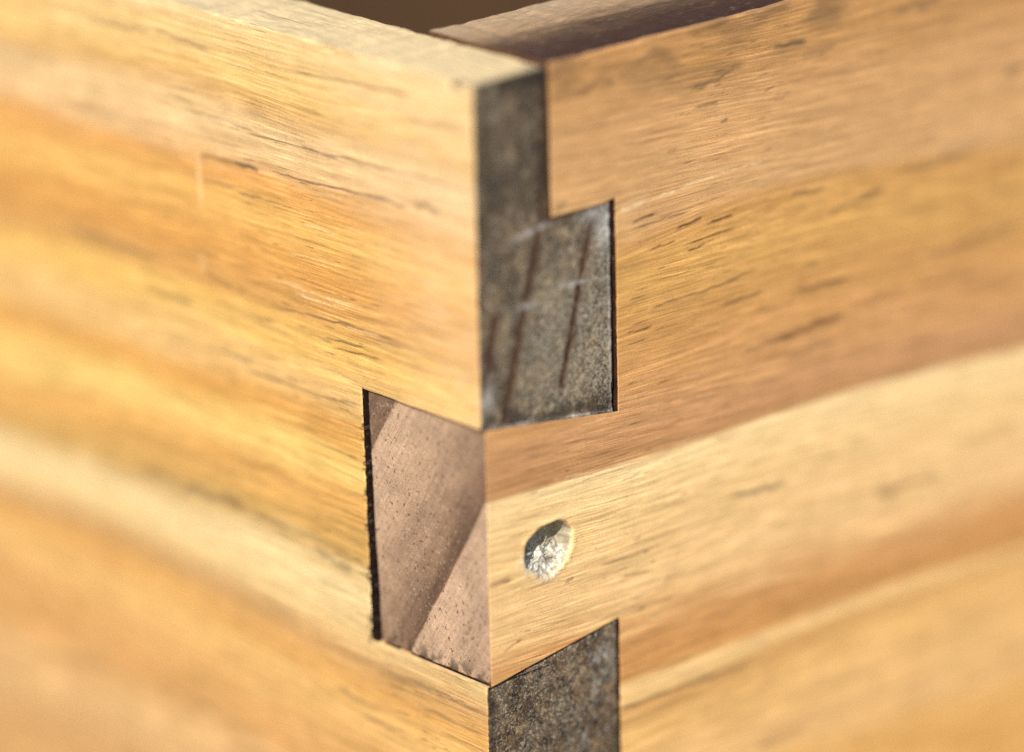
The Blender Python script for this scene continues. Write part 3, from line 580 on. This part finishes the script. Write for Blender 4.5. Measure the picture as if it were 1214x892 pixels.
# torn fibres standing in the nail hole: thin curled slivers, one mesh
def torn_fibres():
    r = random.Random(5); bm = bmesh.new()
    def pt(y, z, d): return (-d*MM, y*MM, (z+H)*MM)
    for k in range(13):
        a = r.uniform(0, 2*math.pi); q = r.uniform(.1, .9)
        y0 = HOLE_Y+HOLE_RY*q*math.cos(a); z0 = HOLE_Z+HOLE_RZ*q*math.sin(a)
        if z0 > HOLE_Z+1.1 and r.random() < .75: continue
        dep = max(.25, 1.6+1.0*(z0-HOLE_Z)/HOLE_RZ+.4*(y0-HOLE_Y)/HOLE_RY)+r.uniform(-.2, .2)
        L = r.uniform(.7, 2.0); w = r.uniform(.07, .24); ang = 1.5+r.uniform(-.55, .55)+(1.2 if r.random() < .25 else 0)
        lift = r.uniform(.2, 1.1); curl = r.uniform(-.4, .4); prev = None
        for i in range(5):
            t = i/4; yy = y0+L*(t-.5)*math.cos(ang)-curl*t*t*math.sin(ang); zz = z0+L*(t-.5)*math.sin(ang)+curl*t*t*math.cos(ang)
            dd = dep-lift*t*t+.15*math.sin(6*t+k); ww = w*(1-.75*t)
            dd = max(dd, .02)
            a1 = bm.verts.new(pt(yy-ww*math.sin(ang), zz+ww*math.cos(ang), dd+.05)); a2 = bm.verts.new(pt(yy, zz, dd-.05)); a3 = bm.verts.new(pt(yy+ww*math.sin(ang), zz-ww*math.cos(ang), dd+.05))
            if prev:
                bm.faces.new((prev[0], prev[1], a2, a1)); bm.faces.new((prev[1], prev[2], a3, a2))
            prev = (a1, a2, a3)
    me = bpy.data.meshes.new('torn_fibre'); bm.to_mesh(me); bm.free()
    m, n, l, p = new_mat('torn_wood_white'); b = NB(n, l)
    t = n.new('ShaderNodeTexCoord').outputs['Object']
    f = b.noise(b.scale(t, (1500, 1500, 1500)), 1, 3, .6)
    l.new(b.ramp(f, [(.38, (.30, .26, .19)), (.5, (.46, .43, .36)), (.62, (.60, .585, .54))]), p.inputs['Base Color']); p.inputs['Roughness'].default_value = .9; p.inputs['Specular IOR Level'].default_value = .1
    o = link('torn_fibre', me, side_board, [m])
torn_fibres()

# ------------------------------------------------------------------ finger ends: weathered end grain of the end board
def poly_dist(lines, u, v):
    best = np.full(u.shape, 1e9)
    for l in lines:
        for (a, b), (c, d) in zip(l[:-1], l[1:]):
            t = np.clip(((u-a)*(c-a)+(v-b)*(d-b))/((c-a)**2+(d-b)**2), 0, 1)
            best = np.minimum(best, np.hypot(u-a-t*(c-a), v-b-t*(d-b)))
    return best
def finger_end(n_, a, b):
    fine = n_ < 2
    st = .11 if fine else .8
    top = a-.12 if n_ == 0 else a-.10
    lo = max(b, -104) if n_ == 1 else b
    U = steps((.06, .9, .07), (.9, TL-.6, st), (TL-.6, TL-.02, .07)); 
    l0 = lo-.04 if n_ == 0 else lo+.05
    V = steps((l0, top, st), (top-.6, top, .07), (l0, lo+.6, .07))
    if n_ == 0: U = snap(U, [SEAM_Y]); V = snap(V, [SEAM_Z])
    def keep(u, v):
        return ~((u > SEAM_Y) & (v > SEAM_Z)) if n_ == 0 else np.ones(u.shape, bool)
    def warp(u, v):
        v2 = v.copy()
        if n_ > 0: v2 = v2+(u*SLOPE-.22)*hat(v-top, 9)
        if b > -H+1: v2 = v2-(u*SLOPE)*hat(v-lo, 9)
        v2 = v2+(hat(v-top, .4)+hat(v-lo, .4))*(fbm(u*1.3, u*0, 91+n_, 3)-.5)*.22
        u2 = u+hat(u-TL, .5)*(fbm(v*1.1, v*0, 95+n_, 3)-.5)*.22-hat(u-TL, 1)*(.12 if n_ == 0 else 0)
        return u2, v2
    def relief(u0, v0, u, v):
        d = np.minimum(np.minimum(top-v0, v0-lo), np.minimum(u0-.05, TL-u0))
        if n_ == 0: d = np.minimum(d, near_rect(u0, v0, SEAM_Y, 50, SEAM_Z, 50))
        r = np.where(v0-lo < .4, round_over(d, .1), round_over(d, .28)) if n_ == 0 else round_over(d, .3)
        rough = (fbm(u*1.9, v*1.9, 101+n_, 4)-.5)*.16+(fbm(u*5, v*5, 105+n_, 2)-.5)*.10
        if n_ == 0: rough = rough+.08*np.exp(-(poly_dist(LATE_LINES, u, v)/.35)**2)
        return r+rough+.14
    def late(u, v, d):
        if n_: return u*0
        w = .44+.36*vnoise(u*2, v*.6, 111)
        e = 1.05*np.exp(-(poly_dist(LATE_LINES, u, v)/w)**2)
        e = np.maximum(e, .9*sstep(.9, .2, RAB_Y-u)*(v > RAB_Z-.5))
        return np.clip(e*(.78+.3*vnoise(u*1.5, v*1.5, 115)), 0, 1)
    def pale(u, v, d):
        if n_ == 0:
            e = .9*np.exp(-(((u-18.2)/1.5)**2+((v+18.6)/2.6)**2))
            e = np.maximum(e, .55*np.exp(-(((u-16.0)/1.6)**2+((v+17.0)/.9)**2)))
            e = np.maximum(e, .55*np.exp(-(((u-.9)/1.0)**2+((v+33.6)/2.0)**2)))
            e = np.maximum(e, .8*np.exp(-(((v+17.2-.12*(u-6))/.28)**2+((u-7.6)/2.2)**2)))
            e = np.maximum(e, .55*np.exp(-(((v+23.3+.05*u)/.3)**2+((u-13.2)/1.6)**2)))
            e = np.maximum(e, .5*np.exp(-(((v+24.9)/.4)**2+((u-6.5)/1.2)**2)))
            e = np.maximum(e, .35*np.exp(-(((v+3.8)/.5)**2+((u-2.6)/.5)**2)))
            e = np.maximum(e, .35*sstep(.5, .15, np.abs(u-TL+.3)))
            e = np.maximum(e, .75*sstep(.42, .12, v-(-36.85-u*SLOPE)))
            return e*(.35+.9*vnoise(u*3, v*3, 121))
        e = .22*np.exp(-((u-14.6-.35*(v+73))/.5)**2)*(v < -67)+.3*np.exp(-(((u-16.5)/2)**2+((v+67.5)/2.0)**2))
        return e*sstep(.3, .7, vnoise(u*2.2, v*2.2, 125))
    def grime_shade(u, v, d):
        if n_ == 0:
            e = .75*sstep(-33.8, -36.5, v+u*SLOPE)*sstep(.3, .6, vnoise(u*.7, v*.9, 131))+.75*sstep(-2.4, -.4, v)*sstep(2, 5, u)
            e = e+.42*sstep(-19, -13, v)*(.4+.9*vnoise(u*.6, v*.35, 134))
            return np.clip(e+.5*sstep(1.5, .2, u)*sstep(.4, .7, vnoise(u*.8, v*.35, 133)), 0, .9)
        return np.clip(.6*sstep(2.6, .6, u)*sstep(.35, .65, vnoise(u*.8, v*.5, 135)), 0, 1)
    def frost(u, v, d):
        if n_ == 0: return np.clip(.95*sstep(2, 12, u)*sstep(-19, -25, v)*sstep(-38.5, -35, v+0*u)+.15*sstep(.3, .7, vnoise(u*.35, v*.35, 137)), 0, 1)*(.5+.6*vnoise(u*.9, v*.4, 138))
        return .3*sstep(.35, .7, vnoise(u*.5, v*.4, 139))+0*u
    def walls(tag, ua, ub, va, vb):
        return (lambda p: np.array([p[0], p[1], p[2]+3.0])), 0
    sh = Sheet(U, V, keep, warp, relief, to3d_R)
    o = sh.build('finger_end', end_board, [mat_end_grey if n_ == 0 else mat_end_brown], walls, dict(late=late, pale=pale, grime_shade=grime_shade, frost=frost), lambda u, v, d: np.stack([u, v, d], -1)+np.array([0, 0, 20*n_]))
    return o
for n_, (a, b) in enumerate(PINS): finger_end(n_, a, b)['label'] = 'grey weathered end grain, rough and dirty'

# ------------------------------------------------------------------ tail ends: end grain of the side board, seen in the golden face
def tail_end(n_, a, b):
    st = .12 if n_ == 0 else .8
    U = steps((-18.78, -17.8, .07), (-17.8, -.6, st), (-.6, -.02, .07)); V = steps((b+.16, a-.14, st))
    def warp(u, v):
        lean = (.30*sstep(-38, -50, v)+.60*sstep(-48, -66, v))*hat(u+18.78, 4)
        return u+lean+hat(u+18.78, .5)*(fbm(v*1.1, v*0, 141, 3)-.5)*.12, v+hat(v-b, .5)*(fbm(u*.9, u*0, 143, 3)-.5)*.25
    def relief(u0, v0, u, v):
        d = np.minimum(np.minimum(a-.14-v0, v0-b-.16), np.minimum(-u0, u0+18.78))
        return TAIL_Y0+round_over(d, .25)+(fbm(u*1.3, v*1.3, 151, 4)-.5)*.10-.0
    def ring(u, v, d):
        if n_: return .5+.3*np.sin(u*.5+v*.3)
        A, B = [np.array(sorted(l, key=lambda p: p[1])) for l in TAIL_LINES]
        def side(L, v):
            lo = (L[1, 0]-L[0, 0])/(L[1, 1]-L[0, 1]); hi = (L[-1, 0]-L[-2, 0])/(L[-1, 1]-L[-2, 1])
            x = np.interp(v, L[:, 1], L[:, 0]); x = np.where(v < L[0, 1], L[0, 0]+lo*(v-L[0, 1]), x); return np.where(v > L[-1, 1], L[-1, 0]+hi*(v-L[-1, 1]), x)
        wob = (fbm(v*.5, v*0, 161, 3)-.5)*.3
        xa = side(A, v)+wob; xb = side(B, v)+wob
        t = (u-xa)/np.maximum(xb-xa, .1)
        r = np.where(u < xa, .86, np.where(u < xb, .02+.96*np.clip(t, 0, 1)**1.5, .05+.02*(u-xb)))
        e = .38  # short blend at the ring line
        r = np.where((u >= xb-.0) & (u < xb+e), 1-(1-.05)*(u-xb)/e, r)
        r = np.where((u >= xa) & (u < xa+e), .86-(.86-.02)*(u-xa)/e, r)
        return np.clip(r, 0, 1)
    def grime_shade(u, v, d):
        e = .9*sstep(2.6, .2, v-b)*sstep(.35, .65, vnoise(u*1.6, v*1.6, 171))+.3*sstep(.9, .1, a-v)  # dirt at the bottom; painted shade along the top, under the finger above
        e = e+.5*np.exp(-(((u+3.2-.55*(v+60))/.35)**2+((v+60.6)/1.8)**2))*sstep(.35, .7, vnoise(u*3, v*3, 173))
        e = e+.45*sstep(2.2, .2, -u)*sstep(8, 0, a-v)*.5  # shadow of the overhanging finger, painted into the upper right corner
        return np.clip(e, 0, .9)
    def walls(tag, ua, ub, va, vb):
        if tag == 'r': return None
        return (lambda p: np.array([p[0], p[1], p[2]+8.0])), 1
    sh = Sheet(U, V, lambda u, v: np.ones(u.shape, bool), warp, relief, to3d_L)
    return sh.build('finger_end', side_board, [mat_end_pink, mat_gap], walls, dict(ring=ring, grime_shade=grime_shade), lambda u, v, d: np.stack([u, v, d], -1)+np.array([0, 0, 40+20*n_]))
for n_, (a, b) in enumerate(TAILS): tail_end(n_, a, b)['label'] = 'pinkish brown end grain with a slanting dark growth ring'

# ------------------------------------------------------------------ inner faces of the two near boards and the two far boards
def slab(bm, x0, x1, y0, y1, z0, z1):
    vs = [bm.verts.new((x*MM, y*MM, (z+H)*MM)) for x in (x0, x1) for y in (y0, y1) for z in (z0, z1)]
    for f in ((0, 1, 3, 2), (4, 6, 7, 5), (0, 4, 5, 1), (2, 3, 7, 6), (0, 2, 6, 4), (1, 5, 7, 3)): bm.faces.new([vs[i] for i in f])
def obj(name, bm, mats, parent=None, bevel=0):
    bmesh.ops.recalc_face_normals(bm, faces=bm.faces)
    if bevel: bmesh.ops.bevel(bm, geom=bm.edges[:], offset=bevel*MM, segments=2, affect='EDGES', profile=.5)
    me = bpy.data.meshes.new(name); bm.to_mesh(me); bm.free()
    return link(name, me, parent, mats)
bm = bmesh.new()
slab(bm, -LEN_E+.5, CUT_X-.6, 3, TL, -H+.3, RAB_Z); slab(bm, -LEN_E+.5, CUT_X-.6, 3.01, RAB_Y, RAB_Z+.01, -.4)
obj('inner_face', bm, [mat_inside_shade], end_board)
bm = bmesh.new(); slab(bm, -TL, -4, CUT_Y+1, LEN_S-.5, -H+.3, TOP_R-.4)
obj('inner_face', bm, [mat_inside_shade], side_board)
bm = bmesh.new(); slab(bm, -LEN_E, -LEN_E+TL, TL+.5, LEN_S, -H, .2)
obj('side_board', bm, [mat_inside_shade], box, 1.0)
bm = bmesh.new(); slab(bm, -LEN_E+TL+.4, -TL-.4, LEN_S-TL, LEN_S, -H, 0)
obj('end_board', bm, [mat_inside_shade], box, 1.0)

# ------------------------------------------------------------------ ground the box stands on
def ground():
    m, n, l, p = new_mat('ground_earth'); b = NB(n, l)
    t = n.new('ShaderNodeTexCoord').outputs['Object']
    a = b.noise(b.scale(t, (6, 6, 6)), 1, 6, .6); f = b.noise(b.scale(t, (160, 160, 160)), 1, 4, .6)
    c = b.mix(b.remap(a, .3, .7, 0, 1), (.11, .075, .045, 1), (.20, .15, .10, 1))
    c = b.mix(1.0, c, b.grey(b.remap(f, .3, .7, .7, 1.25)), 'MULTIPLY')
    l.new(c, p.inputs['Base Color']); p.inputs['Roughness'].default_value = .9
    l.new(b.bump(f, .7, .003), p.inputs['Normal'])
    bm = bmesh.new(); bmesh.ops.create_grid(bm, x_segments=40, y_segments=40, size=40)
    me = bpy.data.meshes.new('ground'); bm.to_mesh(me); bm.free()
    o = link('ground', me, None, [m]); o['kind'] = 'structure'; o.location.z = -.0005
ground()
